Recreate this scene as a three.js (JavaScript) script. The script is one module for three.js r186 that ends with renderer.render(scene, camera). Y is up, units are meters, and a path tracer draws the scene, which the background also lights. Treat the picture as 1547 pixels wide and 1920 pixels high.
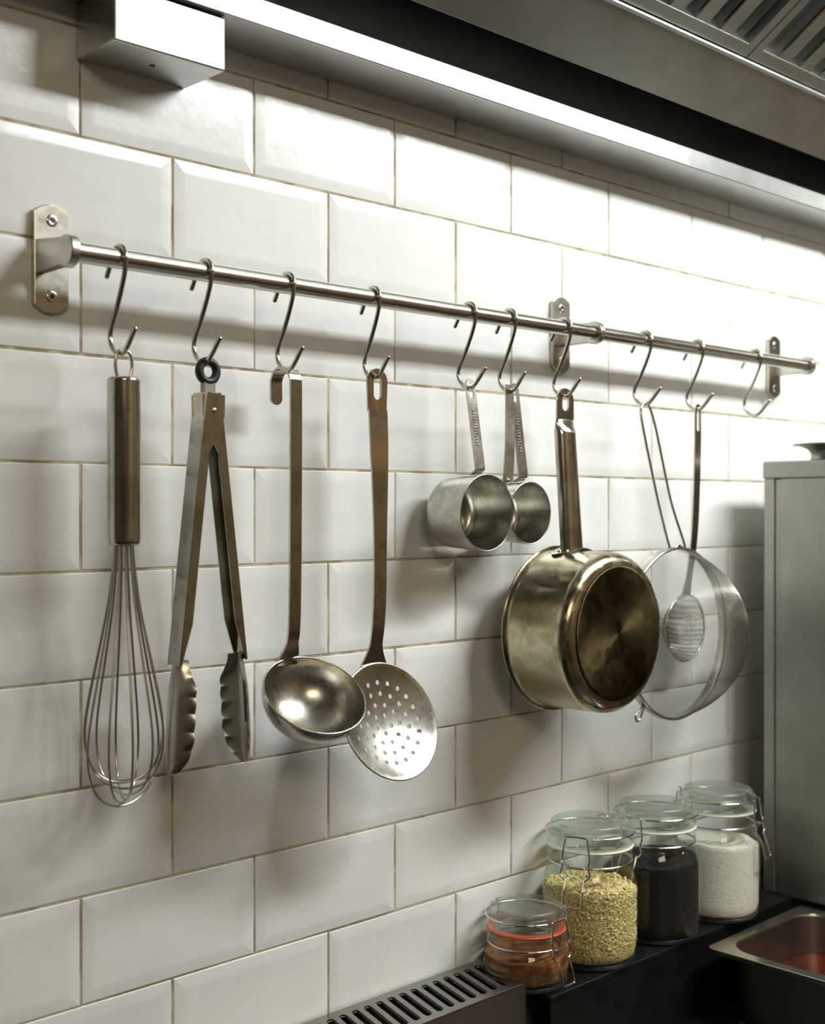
import * as THREE from 'three';
import { RoundedBoxGeometry } from 'three/addons/geometries/RoundedBoxGeometry.js';
import { mergeGeometries, toCreasedNormals } from 'three/addons/utils/BufferGeometryUtils.js';
import { RectAreaLightUniformsLib } from 'three/addons/lights/RectAreaLightUniformsLib.js';
import { Brush, Evaluator, SUBTRACTION } from 'three-bvh-csg';

// ------------------------------------------------------------------ camera, light, exposure
const scene = new THREE.Scene();
scene.background = new THREE.Color(0x000000);
const renderer = new THREE.WebGLRenderer({ antialias: true });
renderer.toneMapping = THREE.LinearToneMapping;
renderer.toneMappingExposure = 1.0;
renderer.shadowMap.enabled = true;
RectAreaLightUniformsLib.init();

// wall plane z = 0, x along the wall, y = 0 on a tile joint; camera fitted to the tile grid
const camera = new THREE.PerspectiveCamera(44.48, 1547 / 1920, 0.05, 30);
const EYE = new THREE.Vector3(-0.5907, -0.3525, 1.0740);
camera.position.copy(EYE);
camera.lookAt(EYE.x + 0.68995, EYE.y - 0.0025, EYE.z - 0.72385);
camera.focus = 1.38;
camera.userData.fStop = 5;

const V3 = (x, y, z) => new THREE.Vector3(x, y, z);
const MAIN = { color: new THREE.Color(0.955, 0.99, 0.985), power: 65 };
const FILL = { color: new THREE.Color(1.0, 0.86, 0.64), power: 9.5 };
const SIDE = { color: new THREE.Color(1.0, 0.85, 0.62), power: 8 };
const HEAT = { color: new THREE.Color(1.0, 0.42, 0.12), power: 1.0 };

// ------------------------------------------------------------------ helpers
function rng(seed) { let a = seed >>> 0; return () => { a = (a + 0x6D2B79F5) | 0; let t = Math.imul(a ^ (a >>> 15), 1 | a); t = (t + Math.imul(t ^ (t >>> 7), 61 | t)) ^ t; return ((t ^ (t >>> 14)) >>> 0) / 4294967296; }; }
const used = new Map();
function numbered(n) { const k = used.get(n) || 0; used.set(n, k + 1); return k ? `${n}_${String(k).padStart(3, '0')}` : n; }
function tag(o, label, category, group, kind) { if (label) o.userData.label = label; if (category) o.userData.category = category; if (group) o.userData.group = group; if (kind) o.userData.kind = kind; return o; }
function thing(name, label, category, pos = [0, 0, 0], group) { const g = new THREE.Group(); g.name = numbered(name); g.position.set(...pos); scene.add(g); return tag(g, label, category, group); }
// texture coordinates in metres, from the side each face looks to
function metreUV(g) {
  const p = g.attributes.position, n = p.count, uv = new Float32Array(n * 2);
  const a = V3(), b = V3(), c = V3();
  for (let i = 0; i < n; i += 3) {
    a.fromBufferAttribute(p, i); b.fromBufferAttribute(p, i + 1); c.fromBufferAttribute(p, i + 2);
    const nn = b.clone().sub(a).cross(c.clone().sub(a)), ax = Math.abs(nn.x), ay = Math.abs(nn.y), az = Math.abs(nn.z);
    [a, b, c].forEach((q, k) => {
      const [u, v] = az >= ax && az >= ay ? [q.x, q.y] : ax >= ay ? [q.z, q.y] : [q.x, q.z];
      uv[(i + k) * 2] = u; uv[(i + k) * 2 + 1] = v;
    });
  }
  g.setAttribute('uv', new THREE.BufferAttribute(uv, 2));
  return g;
}
function flat(g) { const o = g.index ? g.toNonIndexed() : g; for (const k of Object.keys(o.attributes)) if (!['position', 'normal'].includes(k)) o.deleteAttribute(k); o.clearGroups(); return o; }
function join(list) { return metreUV(mergeGeometries(list.flat(9).map(flat))); }
function part(name, geos, mat, parent) {
  const m = new THREE.Mesh(join([geos]), mat); m.name = parent ? name : numbered(name); m.castShadow = m.receiveShadow = true; (parent || scene).add(m); return m;
}
const rbox = (x0, x1, y0, y1, z0, z1, r = 0.001, s = 2) => new RoundedBoxGeometry(x1 - x0, y1 - y0, z1 - z0, s, Math.min(r, (x1 - x0) / 2.01, (y1 - y0) / 2.01, (z1 - z0) / 2.01)).translate((x0 + x1) / 2, (y0 + y1) / 2, (z0 + z1) / 2);
const cyl = (r, h, seg = 32) => new THREE.CylinderGeometry(r, r, h, seg);
// round bar along a list of points, with domed ends
function rod(pts, r, { n = 0, seg = 10, closed = false, tension = 0.5 } = {}) {
  const c = new THREE.CatmullRomCurve3(pts.map(p => p.isVector3 ? p : V3(...p)), closed, 'catmullrom', tension);
  const out = [new THREE.TubeGeometry(c, n || pts.length * 8, r, seg, closed)];
  if (!closed) for (const t of [0, 1]) { const s = new THREE.SphereGeometry(r, seg, 6); const q = c.getPointAt(t); out.push(s.translate(q.x, q.y, q.z)); }
  return out;
}
// a sheet given by f(u, v) -> Vector3, with thickness th, closed all round
function shell(f, nu, nv, th, side = 0) {
  const P = [], N = [], e = 1e-3;
  for (let i = 0; i <= nu; i++) for (let j = 0; j <= nv; j++) {
    const u = i / nu, v = j / nv, p = f(u, v);
    const du = f(Math.min(1, u + e), v).sub(f(Math.max(0, u - e), v)), dv = f(u, Math.min(1, v + e)).sub(f(u, Math.max(0, v - e)));
    P.push(p); N.push(du.cross(dv).normalize());
  }
  const pos = [], nor = [], idx = [], W = nv + 1, K = (nu + 1) * W, a = th * (0.5 + side / 2), b = th * (0.5 - side / 2);
  for (let k = 0; k < K; k++) { const q = P[k].clone().addScaledVector(N[k], a); pos.push(q.x, q.y, q.z); nor.push(N[k].x, N[k].y, N[k].z); }
  for (let k = 0; k < K; k++) { const q = P[k].clone().addScaledVector(N[k], -b); pos.push(q.x, q.y, q.z); nor.push(-N[k].x, -N[k].y, -N[k].z); }
  for (let i = 0; i < nu; i++) for (let j = 0; j < nv; j++) { const o = i * W + j; idx.push(o, o + W, o + 1, o + 1, o + W, o + W + 1); const q = K + o; idx.push(q, q + 1, q + W, q + 1, q + W + 1, q + W); }
  const g = new THREE.BufferGeometry(); g.setAttribute('position', new THREE.Float32BufferAttribute(pos, 3)); g.setAttribute('normal', new THREE.Float32BufferAttribute(nor, 3)); g.setIndex(idx);
  const ep = [], rim = (k, l) => { const A = k * 3, B = l * 3, C = (K + k) * 3, D = (K + l) * 3; ep.push(...pos.slice(A, A + 3), ...pos.slice(C, C + 3), ...pos.slice(B, B + 3), ...pos.slice(B, B + 3), ...pos.slice(C, C + 3), ...pos.slice(D, D + 3)); };
  for (let j = 0; j < nv; j++) { rim(j, j + 1); rim(nu * W + j + 1, nu * W + j); }
  for (let i = 0; i < nu; i++) { rim((i + 1) * W, i * W); rim(i * W + nv, (i + 1) * W + nv); }
  const eg = new THREE.BufferGeometry(); eg.setAttribute('position', new THREE.Float32BufferAttribute(ep, 3)); eg.computeVertexNormals();
  return [g, eg];
}
// flat bar bent along pts [x, y, z], width w(t) across x, thickness th
function strap(pts, w, th, n = 60, across = V3(1, 0, 0)) {
  const c = new THREE.CatmullRomCurve3(pts.map(p => V3(...p)), false, 'catmullrom', 0.5);
  const W = typeof w === 'function' ? w : () => w;
  return shell((u, v) => c.getPointAt(u).addScaledVector(across, (v - 0.5) * W(u)), n, 2, th);
}
// flat tab in x, y with a slot, from y0 (top) to y1 (bottom)
function tab(w0, w1, y0, y1, slotTop, slotBottom, slotW, th, squareSlot = false) {
  const s = new THREE.Shape(), r = w0 / 2;
  s.moveTo(-w1 / 2, y1); s.lineTo(-r, y0 - r); s.absarc(0, y0 - r, r, Math.PI, 0, true); s.lineTo(w1 / 2, y1); s.closePath();
  const h = new THREE.Path(), q = slotW / 2;
  h.moveTo(-q, slotBottom + q); h.lineTo(-q, slotTop - q); h.absarc(0, slotTop - q, q, Math.PI, 0, true); h.lineTo(q, slotBottom + q); h.absarc(0, slotBottom + q, q, 0, -Math.PI, true); s.holes.push(h);
  return new THREE.ExtrudeGeometry(s, { depth: th, bevelEnabled: true, bevelSize: 0.0003, bevelThickness: 0.0003, bevelSegments: 1, curveSegments: 14 }).translate(0, 0, -th / 2);
}
function lathe(prof, seg = 72) { return new THREE.LatheGeometry(prof.map(p => new THREE.Vector2(Math.max(p[0], 0), p[1])), seg); }
// a lathed cup: outer profile (from the axis to the lip) and the same moved in by t
function cupProfile(outer, t) {
  const inner = outer.map((p, i) => { const a = outer[Math.max(0, i - 1)], b = outer[Math.min(outer.length - 1, i + 1)]; const dx = b[0] - a[0], dy = b[1] - a[1], l = Math.hypot(dx, dy); return [Math.max(0, p[0] - dy / l * t), p[1] + dx / l * t]; });
  inner[0][0] = 0; const k = outer.length - 1, m = [(outer[k][0] + inner[k][0]) / 2, outer[k][1] + t * 0.45];
  return [...outer, m, ...inner.reverse()];
}
function spline2(pts, n) { const c = new THREE.SplineCurve(pts.map(p => new THREE.Vector2(...p))); return c.getSpacedPoints(n).map(p => [p.x, p.y]); }

// ------------------------------------------------------------------ textures
function noiseGrid(size, cells, seed) {
  const r = rng(seed), g = Float32Array.from({ length: cells * cells }, () => r()), out = new Float32Array(size * size);
  for (let y = 0; y < size; y++) for (let x = 0; x < size; x++) {
    const fx = x / size * cells, fy = y / size * cells, ix = Math.floor(fx), iy = Math.floor(fy), ux = fx - ix, uy = fy - iy, sx = ux * ux * (3 - 2 * ux), sy = uy * uy * (3 - 2 * uy);
    const at = (a, b) => g[((b + cells) % cells) * cells + (a + cells) % cells];
    out[y * size + x] = (at(ix, iy) * (1 - sx) + at(ix + 1, iy) * sx) * (1 - sy) + (at(ix, iy + 1) * (1 - sx) + at(ix + 1, iy + 1) * sx) * sy;
  }
  return out;
}
function fbm(size, cells, oct, seed) { const o = new Float32Array(size * size); let a = 0.5, t = 0; for (let k = 0; k < oct; k++) { const n = noiseGrid(size, Math.min(size, cells << k), seed + k * 17); for (let i = 0; i < o.length; i++) o[i] += n[i] * a; t += a; a *= 0.55; } for (let i = 0; i < o.length; i++) o[i] /= t; return o; }
function tex(size, f, srgb, metres) {
  const d = new Uint8Array(size * size * 4);
  for (let i = 0; i < size * size; i++) { const c = f(i, i % size, Math.floor(i / size)); const v = typeof c === 'number' ? [c, c, c] : c; for (let k = 0; k < 3; k++) d[i * 4 + k] = Math.max(0, Math.min(255, Math.round(v[k] * 255))); d[i * 4 + 3] = 255; }
  const t = new THREE.DataTexture(d, size, size); t.wrapS = t.wrapT = THREE.RepeatWrapping; t.magFilter = THREE.LinearFilter; t.minFilter = THREE.LinearMipmapLinearFilter; t.generateMipmaps = true; if (srgb) t.colorSpace = THREE.SRGBColorSpace; t.repeat.set(1 / metres, 1 / metres); t.needsUpdate = true; return t;
}
const lerp = (a, b, t) => a + (b - a) * t, mixc = (a, b, t) => a.map((v, i) => lerp(v, b[i], t)), sstep = (a, b, x) => { const t = Math.max(0, Math.min(1, (x - a) / (b - a))); return t * t * (3 - 2 * t); };
const nA = fbm(512, 5, 6, 11), nB = fbm(512, 9, 5, 47), nC = fbm(512, 40, 3, 83), nD = fbm(512, 100, 2, 131);
// hair scratches
const scratch = new Float32Array(512 * 512);
{ const r = rng(5); for (let k = 0; k < 420; k++) { let x = r() * 512, y = r() * 512; const a = r() * 6.283, l = 10 + r() * 60, s = 0.2 + r() * 0.8, cv = (r() - 0.5) * 0.02; let q = a; for (let i = 0; i < l; i++) { scratch[(Math.floor(y + 512) % 512) * 512 + Math.floor(x + 512) % 512] = s; x += Math.cos(q); y += Math.sin(q); q += cv; } } }
// brushed grain
const brush = new Float32Array(512 * 512);
{ const r = rng(9); const row = Float32Array.from({ length: 512 }, () => r()); const n = noiseGrid(512, 6, 3); for (let y = 0; y < 512; y++) for (let x = 0; x < 512; x++) brush[y * 512 + x] = row[y] * 0.7 + n[y * 512 + x] * 0.3; }
const T = {
  steelRough: tex(512, i => 0.62 + nA[i] * 0.45 + (nC[i] - 0.5) * 0.18 + scratch[i] * 0.25, false, 0.16),
  steelTone: tex(512, i => { const s = sstep(0.5, 0.72, nB[i]) * 0.30, w = sstep(0.62, 0.75, nA[i]) * 0.15; return mixc([0.93, 0.925, 0.91], [0.62, 0.56, 0.44], s + w); }, true, 0.22),
  steelBump: tex(512, i => nC[i] * 0.5 + scratch[i] * 0.5, false, 0.16),
  brushRough: tex(512, i => 0.80 + brush[i] * 0.12 + nA[i] * 0.2, false, 0.2),
  brushTone: tex(512, i => 0.86 + brush[i] * 0.03 + (nA[i] - 0.5) * 0.10, true, 0.2),
  panTone: tex(512, i => { const a = sstep(0.42, 0.62, nB[i]), b = sstep(0.55, 0.7, nA[i]); return mixc(mixc([0.88, 0.865, 0.80], [0.78, 0.73, 0.61], a * 0.5), [0.62, 0.54, 0.38], b * 0.35); }, true, 0.15),
  panRough: tex(512, i => 0.45 + sstep(0.4, 0.7, nB[i]) * 0.5 + nC[i] * 0.15, false, 0.15),
  cupTone: tex(512, i => { const a = sstep(0.50, 0.60, nA[i]), l = Math.abs(nB[i] - 0.52) < 0.012 ? 1 : 0; return mixc([0.88, 0.875, 0.85], [0.72, 0.705, 0.65], a * 0.4 + l * 0.55); }, true, 0.09),
  glaze: tex(512, i => 0.965 + (nA[i] - 0.5) * 0.05 + (nC[i] - 0.5) * 0.02, true, 0.4),
  glazeBump: tex(512, i => nA[i] * 0.8 + nB[i] * 0.2, false, 0.35),
  grout: tex(512, i => mixc([0.78, 0.755, 0.66], [0.57, 0.525, 0.41], sstep(0.4, 0.65, nB[i]) * 0.8 + (nD[i] - 0.5) * 0.3), true, 0.25),
  oats: tex(512, i => mixc(mixc([0.70, 0.60, 0.34], [0.93, 0.87, 0.62], sstep(0.35, 0.6, nD[i])), [0.47, 0.36, 0.14], sstep(0.55, 0.75, nC[i]) * 0.75), true, 0.09),
  grain: tex(512, i => nD[i] * 0.6 + nC[i] * 0.4, false, 0.09),
  salt: tex(512, i => mixc([0.93, 0.90, 0.86], [0.80, 0.75, 0.68], sstep(0.55, 0.85, nC[i]) * 0.5 + sstep(0.76, 0.86, nD[i]) * 0.35), true, 0.12),
  coffee: tex(512, i => mixc([0.025, 0.015, 0.010], [0.11, 0.07, 0.045], sstep(0.5, 0.75, nD[i])), true, 0.09),
  powder: tex(512, i => mixc([0.52, 0.33, 0.14], [0.34, 0.18, 0.07], sstep(0.4, 0.62, nA[i]) * 0.9 + (nD[i] - 0.5) * 0.35), true, 0.1),
  sauce: tex(512, i => mixc([0.40, 0.11, 0.04], [0.24, 0.06, 0.025], sstep(0.4, 0.65, nA[i])), true, 0.2),
  darkMetal: tex(512, i => 0.75 + nA[i] * 0.5, false, 0.25),
  dark: tex(512, i => 0.8 + (nB[i] - 0.5) * 0.6 + scratch[i] * 0.2, true, 0.25),
};
const lin = (r, g, b) => new THREE.Color().setRGB(r, g, b);
const std = o => new THREE.MeshStandardMaterial(o), phys = o => new THREE.MeshPhysicalMaterial(o);
const M = {
  steel: std({ color: lin(0.66, 0.65, 0.60), metalness: 1, roughness: 0.20, map: T.steelTone, roughnessMap: T.steelRough, bumpMap: T.steelBump, bumpScale: 0.00004 }),
  steelSatin: std({ color: lin(0.64, 0.625, 0.58), metalness: 1, roughness: 0.36, map: T.steelTone, roughnessMap: T.steelRough }),
  steelSoft: std({ color: lin(0.62, 0.61, 0.57), metalness: 1, roughness: 0.32, map: T.steelTone, roughnessMap: T.steelRough, bumpMap: T.steelBump, bumpScale: 0.000012 }),
  rail: std({ color: lin(0.62, 0.60, 0.54), metalness: 1, roughness: 0.24, roughnessMap: T.steelRough }),
  wire: std({ color: lin(0.56, 0.53, 0.47), metalness: 1, roughness: 0.22 }),
  mesh: std({ color: lin(0.36, 0.35, 0.31), metalness: 1, roughness: 0.22 }),
  chrome: std({ color: lin(0.70, 0.69, 0.66), metalness: 1, roughness: 0.12 }),
  cup: std({ color: lin(0.67, 0.67, 0.645), metalness: 1, roughness: 0.36, map: T.cupTone, roughnessMap: T.steelRough }),
  pan: std({ color: lin(0.66, 0.63, 0.55), metalness: 1, roughness: 0.34, map: T.panTone, roughnessMap: T.panRough }),
  panBase: phys({ color: 0xffffff, metalness: 0.95, roughness: 0.48, anisotropy: 0.75, vertexColors: true }),
  hood: std({ color: lin(0.58, 0.59, 0.55), metalness: 1, roughness: 0.38, map: T.brushTone, roughnessMap: T.brushRough }),
  flange: std({ color: lin(0.72, 0.73, 0.71), metalness: 1, roughness: 0.32, map: T.brushTone, roughnessMap: T.brushRough }),
  appliance: std({ color: lin(0.50, 0.50, 0.45), metalness: 1, roughness: 0.42, map: T.brushTone, roughnessMap: T.brushRough }),
  vent: std({ color: lin(0.42, 0.42, 0.38), metalness: 1, roughness: 0.36, map: T.brushTone, roughnessMap: T.brushRough }),
  ledge: std({ color: lin(0.014, 0.016, 0.014), metalness: 0.3, roughness: 0.40, map: T.dark, roughnessMap: T.darkMetal }),
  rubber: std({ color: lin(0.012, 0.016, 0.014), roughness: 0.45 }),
  tile: phys({ color: lin(0.80, 0.80, 0.775), roughness: 0.20, map: T.glaze, bumpMap: T.glazeBump, bumpScale: 0.0008, specularIntensity: 1 }),
  tileB: phys({ color: lin(0.775, 0.78, 0.755), roughness: 0.18, map: T.glaze, bumpMap: T.glazeBump, bumpScale: 0.0008 }),
  tileC: phys({ color: lin(0.82, 0.818, 0.788), roughness: 0.22, map: T.glaze, bumpMap: T.glazeBump, bumpScale: 0.0009 }),
  grout: std({ color: lin(0.85, 0.83, 0.78), roughness: 0.95, map: T.grout }),
  glass: phys({ color: lin(0.93, 0.965, 0.94), transmission: 1, thickness: 0, roughness: 0.03, ior: 1.5 }),
  glassLid: phys({ color: lin(0.84, 0.88, 0.85), transmission: 1, thickness: 0, roughness: 0.30, ior: 1.5 }),
  gasket: std({ color: lin(0.74, 0.71, 0.58), roughness: 0.55 }),
  gasketRed: std({ color: lin(0.72, 0.075, 0.025), roughness: 0.5 }),
  roomWall: std({ color: lin(0.20, 0.17, 0.125), roughness: 0.9 }),
  roomWallLight: std({ color: lin(0.40, 0.34, 0.25), roughness: 0.9 }),
  roomFloor: std({ color: lin(0.055, 0.042, 0.030), roughness: 0.55 }),
  roomCeiling: std({ color: lin(0.22, 0.20, 0.16), roughness: 0.9 }),
  housing: std({ color: lin(0.5, 0.5, 0.48), roughness: 0.5 }),
};

// ------------------------------------------------------------------ the room
function struct(name, geos, mat) { const m = part(name, geos, mat); m.userData.kind = 'structure'; m.userData.category = name.split('_')[0]; return m; }
const X0 = -2.6, X1 = 3.4, Z1 = 4.2, FLOOR = -1.83, CEIL = 1.2;
const backWall = struct('wall_back', [rbox(X0, X1, FLOOR, CEIL, -0.15, -0.0021, 0.001)], M.grout);
tag(backWall, 'wall of white bevelled brick tiles with beige grout', 'wall');
tag(struct('wall_left', [rbox(X0 - 0.12, X0, FLOOR, CEIL, -0.15, Z1, 0.002)], M.roomWall), 'plain warm grey kitchen wall on the left', 'wall');
tag(struct('wall_right', [rbox(X1, X1 + 0.12, FLOOR, CEIL, -0.15, Z1, 0.002)], M.roomWallLight), 'plain warm grey kitchen wall on the right', 'wall');
tag(struct('wall_front', [rbox(X0, X1, FLOOR, CEIL, Z1, Z1 + 0.12, 0.002)], M.roomWallLight), 'plain warm grey wall facing the tiled wall', 'wall');
tag(struct('floor', [rbox(X0, X1, FLOOR - 0.1, FLOOR, -0.15, Z1, 0.002)], M.roomFloor), 'dark brown kitchen floor', 'floor');
tag(struct('ceiling', [rbox(X0, X1, CEIL, CEIL + 0.1, -0.15, Z1, 0.002)], M.roomCeiling), 'plain kitchen ceiling', 'ceiling');

// bevelled tiles, each one a piece of the wall
{
  const W = 0.2010, H = 0.1010, PX = 0.203, PY = 0.103;
  // profile from the side to the face: [inset, height, normal tilt]
  const prof = [[0, -0.009, 90], [0, -0.0027, 90], [0.0004, -0.0017, 50], [0.0011, -0.00100, 8], [0.0116, -0.00012, 4.2], [0.0142, 0, 0]];
  function tileGeo() {
    const pos = [], nor = [], quad = (a, b, c, d) => { for (const k of [a, b, c, a, c, d]) { pos.push(...k[0]); nor.push(...k[1]); } };
    const sides = [[0, -1], [1, 0], [0, 1], [-1, 0]];
    for (const [sx, sy] of sides) for (let i = 0; i + 1 < prof.length; i++) {
      const row = prof.slice(i, i + 2).map(([q, z, t]) => {
        const hw = W / 2 - q, hh = H / 2 - q, th = t * Math.PI / 180, n = [sx * Math.sin(th), sy * Math.sin(th), Math.cos(th)];
        return sx ? [[[sx * hw, -sx * hh, z], n], [[sx * hw, sx * hh, z], n]] : [[[sy * hw, sy * hh, z], n], [[-sy * hw, sy * hh, z], n]];
      });
      quad(row[0][0], row[0][1], row[1][1], row[1][0]);
    }
    const q = prof[5][0], n = [0, 0, 1], a = W / 2 - q, b = H / 2 - q;
    quad([[-a, -b, 0], n], [[a, -b, 0], n], [[a, b, 0], n], [[-a, b, 0], n]);
    const g = new THREE.BufferGeometry(); g.setAttribute('position', new THREE.Float32BufferAttribute(pos, 3)); g.setAttribute('normal', new THREE.Float32BufferAttribute(nor, 3));
    return metreUV(g);
  }
  const base = tileGeo(), r = rng(77), variants = [];
  for (let k = 0; k < 6; k++) { const g = base.clone(), u = g.attributes.uv.array.slice(), ox = r(), oy = r(); for (let i = 0; i < u.length; i += 2) { u[i] += ox; u[i + 1] += oy; } g.setAttribute('uv', new THREE.BufferAttribute(u, 2)); variants.push(g); }
  const mats = [M.tile, M.tileB, M.tileC, M.tile];
  for (let row = -3; row <= 9; row++) {                 // row between joint lines row and row + 1
    const odd = ((row % 2) + 2) % 2 === 0;              // joints on odd half tiles
    for (let c = -4; c < 8; c++) {
      const xl = c * PX + (odd ? PX / 2 : 0);
      const m = new THREE.Mesh(variants[Math.floor(r() * 6)], mats[Math.floor(r() * 4)]);
      m.name = 'tile'; m.position.set(xl + PX / 2 + (r() - 0.5) * 0.0006, -row * PY - PY / 2 + (r() - 0.5) * 0.0006, (r() - 0.5) * 0.0006);
      m.rotation.set((r() - 0.5) * 0.006, (r() - 0.5) * 0.005, (r() - 0.5) * 0.002); m.castShadow = m.receiveShadow = true; backWall.add(m);
    }
  }
}

// ------------------------------------------------------------------ extraction hood with its lights
const HX0 = -1.6, HX1 = 2.6;
{
  const hood = thing('extraction_hood', 'large stainless steel extraction hood above the tiled wall', 'hood', [0, 0, 0]);
  tag(part('rear_flange', [rbox(HX0, HX1, 0.124, 0.1505, 0, 0.077, 0.0015)], M.flange, hood), 'long bright steel flange along the wall');
  part('recess_back', [rbox(HX0, HX1, 0.15, 0.80, 0.0005, 0.004, 0.001)], M.hood, hood);
  const slope = rbox(HX0, HX1, 0, 0.0826, -0.0025, 0, 0.001).rotateX(Math.PI / 4).translate(0, 0.1925, 0.1);
  tag(part('back_panel', [slope], M.hood, hood), 'brushed steel panel below the filters');
  tag(part('drip_channel', [rbox(HX0, HX1, 0.2490, 0.2530, 0.1560, 0.1635, 0.0012), rbox(HX0, HX1, 0.2530, 0.2565, 0.1560, 0.1580, 0.0008)], M.hood, hood), 'shiny gutter edge under the filters');
  part('top_sheet', [rbox(HX0, HX1, 0.822, 0.826, 0.0, 1.42, 0.001)], M.hood, hood);
  part('front_sheet', [rbox(HX0, HX1, 0.56, 0.826, 1.416, 1.42, 0.001)], M.hood, hood);
  for (const x of [HX0, HX1]) part('side_sheet', [new THREE.ExtrudeGeometry(new THREE.Shape([[0, 0.19], [0.1, 0.19], [1.42, 0.56], [1.42, 0.826], [0, 0.826]].map(p => new THREE.Vector2(-p[0], p[1]))), { depth: 0.003, bevelEnabled: false }).rotateY(Math.PI / 2).translate(x, 0, 0)], M.hood, hood);
  part('filter_rest', [rbox(HX0, HX1, 0.752, 0.822, 0.885, 0.90, 0.001)], M.hood, hood);
}
const FX = 0.590, FW = 0.3145;
function makeFilter() {
  const f = new THREE.Group(); const w = FW - 0.0025, L = 0.88, p = M.hood;
  const b = (n, x0, x1, y0, y1, z0, z1, mat = p) => part(n, [rbox(x0, x1, y0, y1, z0, z1, 0.0008, 1)], mat, f);
  // local x across, y up along the slope, z out towards the room
  b('frame_bar', 0, w, 0, 0.018, -0.03, 0); b('frame_bar', 0, w, L - 0.018, L, -0.03, 0);
  b('frame_bar', 0, 0.016, 0.018, L - 0.018, -0.03, 0); b('frame_bar', w - 0.016, w, 0.018, L - 0.018, -0.03, 0);
  b('filter_back', 0.002, w - 0.002, 0.004, L - 0.004, -0.034, -0.031, M.hood);
  const n = 5, pitch = (w - 0.032) / n;
  for (let i = 0; i < n; i++) {
    const x = 0.016 + i * pitch;
    if (i) b('baffle', x - 0.0135, x + 0.0135, 0.018, L - 0.018, -0.004, -0.001);
    const g = b('inner_baffle', x + pitch * 0.5 - 0.010, x + pitch * 0.5 + 0.022, 0.012, L - 0.012, -0.024, -0.022); g.rotation.y = 0;
    part('baffle_lip', [rbox(x + pitch * 0.5 + 0.019, x + pitch * 0.5 + 0.0205, 0.012, L - 0.012, -0.022, -0.010, 0.0005, 1)], p, f);
  }
  return f;
}
{
  const proto = makeFilter(); const words = ['measuring cups', 'saucepan', 'small strainer'];
  for (let k = -1; k <= 1; k++) {
    const f = k === -1 ? proto : proto.clone(); f.name = numbered('baffle_filter'); scene.add(f);
    f.position.set(FX + FW * k, 0.2565, 0.1605); f.rotation.x = Math.PI / 2 - 34.3 * Math.PI / 180;
    tag(f, `slatted steel grease filter in the hood, above the ${words[k + 1]}`, 'filter', 'grease filters in the hood');
  }
  const hood = scene.getObjectByName('extraction_hood');
  for (const [a, b] of [[HX0 + 0.004, FX - FW - 0.003], [FX + FW * 2 + 0.001, HX1 - 0.002]]) { const g = part('blank_panel', [rbox(a, b, 0, 0.88, -0.003, 0, 0.001)], M.hood, hood); g.position.set(0, 0.2565, 0.1605); g.rotation.x = Math.PI / 2 - 34.3 * Math.PI / 180; }
}
// a lamp: housing, glowing diffuser and the light just in front of it
function panelLamp(name, label, at, target, w, h, L, glow) {
  const g = thing(name, label, 'lamp', at); g.lookAt(V3(...target));
  part('housing', [rbox(-w / 2 - 0.01, w / 2 + 0.01, -h / 2 - 0.012, h / 2 + 0.012, -0.05, -0.004, 0.004)], M.housing, g);
  part('diffuser', [rbox(-w / 2, w / 2, -h / 2, h / 2, -0.006, 0, 0.002)], std({ color: 0xffffff, emissive: L.color, emissiveIntensity: glow, roughness: 0.6 }), g);
  const l = new THREE.RectAreaLight(L.color, L.power, w, h); l.name = name + '_source'; l.position.z = 0.004; l.rotation.y = Math.PI; g.add(l); l.castShadow = true;
  return g;
}
panelLamp('batten_light', 'long cool white batten light inside the hood', [1.265, 0.675, 1.10], [1.265, -0.9, 0.0], 1.35, 0.16, MAIN, 1);
panelLamp('ceiling_panel_light', 'square warm light panel on the ceiling', [-1.3, 1.12, 2.9], [-0.2, -0.5, 0.3], 1.2, 1.0, SIDE, 1);
panelLamp('ceiling_panel_light', 'added wide warm fill panel at the ceiling, brightening the far walls that the steel reflects', [1.5, 1.16, 3.0], [2.0, -0.3, 4.2], 2.0, 0.6, FILL, 1);  // added unseen fill panel: brightens the far walls for the steel reflections
{
  const h = thing('heat_lamp', 'copper heat lamp pendant with glowing orange bulb', 'lamp', [2.0, -0.05, 1.9]);
  part('shade', [lathe(cupProfile([[0, 0.14], [0.03, 0.14], [0.045, 0.12], [0.09, 0.02], [0.10, 0]].reverse().map(p => p).reverse(), 0.002))], std({ color: lin(0.75, 0.35, 0.16), metalness: 1, roughness: 0.25 }), h);
  part('cord', [cyl(0.004, 1.11).translate(0, 0.695, 0)], M.rubber, h);
  part('bulb', [new THREE.SphereGeometry(0.045, 24, 16).translate(0, 0.04, 0)], std({ color: 0xffffff, emissive: HEAT.color, emissiveIntensity: 6 }), h);
  const l = new THREE.PointLight(HEAT.color, HEAT.power); l.position.set(0, 0.04, 0); l.castShadow = true; l.name = 'heat_lamp_source'; h.add(l);
}

// steel box under the flange
{
  const b = thing('junction_box', 'bright steel box fixed to the wall under the hood flange', 'box', [0.0555, 0.071, 0]);
  const shape = new THREE.Shape([[-0.0605, 0], [0.0605, 0], [0.0605, 0.0525], [-0.0605, 0.0525]].map(p => new THREE.Vector2(...p)));
  part('casing', [rbox(-0.0605, 0.0605, 0, 0.0522, 0.0006, 0.070, 0.0022, 4)], M.flange, b);
  part('hole_shade_disc', [cyl(0.0028, 0.0006, 20).translate(0.0, -0.0003, 0.036)], M.rubber, b);  // no hole cut: black disc stands for the shade inside a screw hole
}

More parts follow.
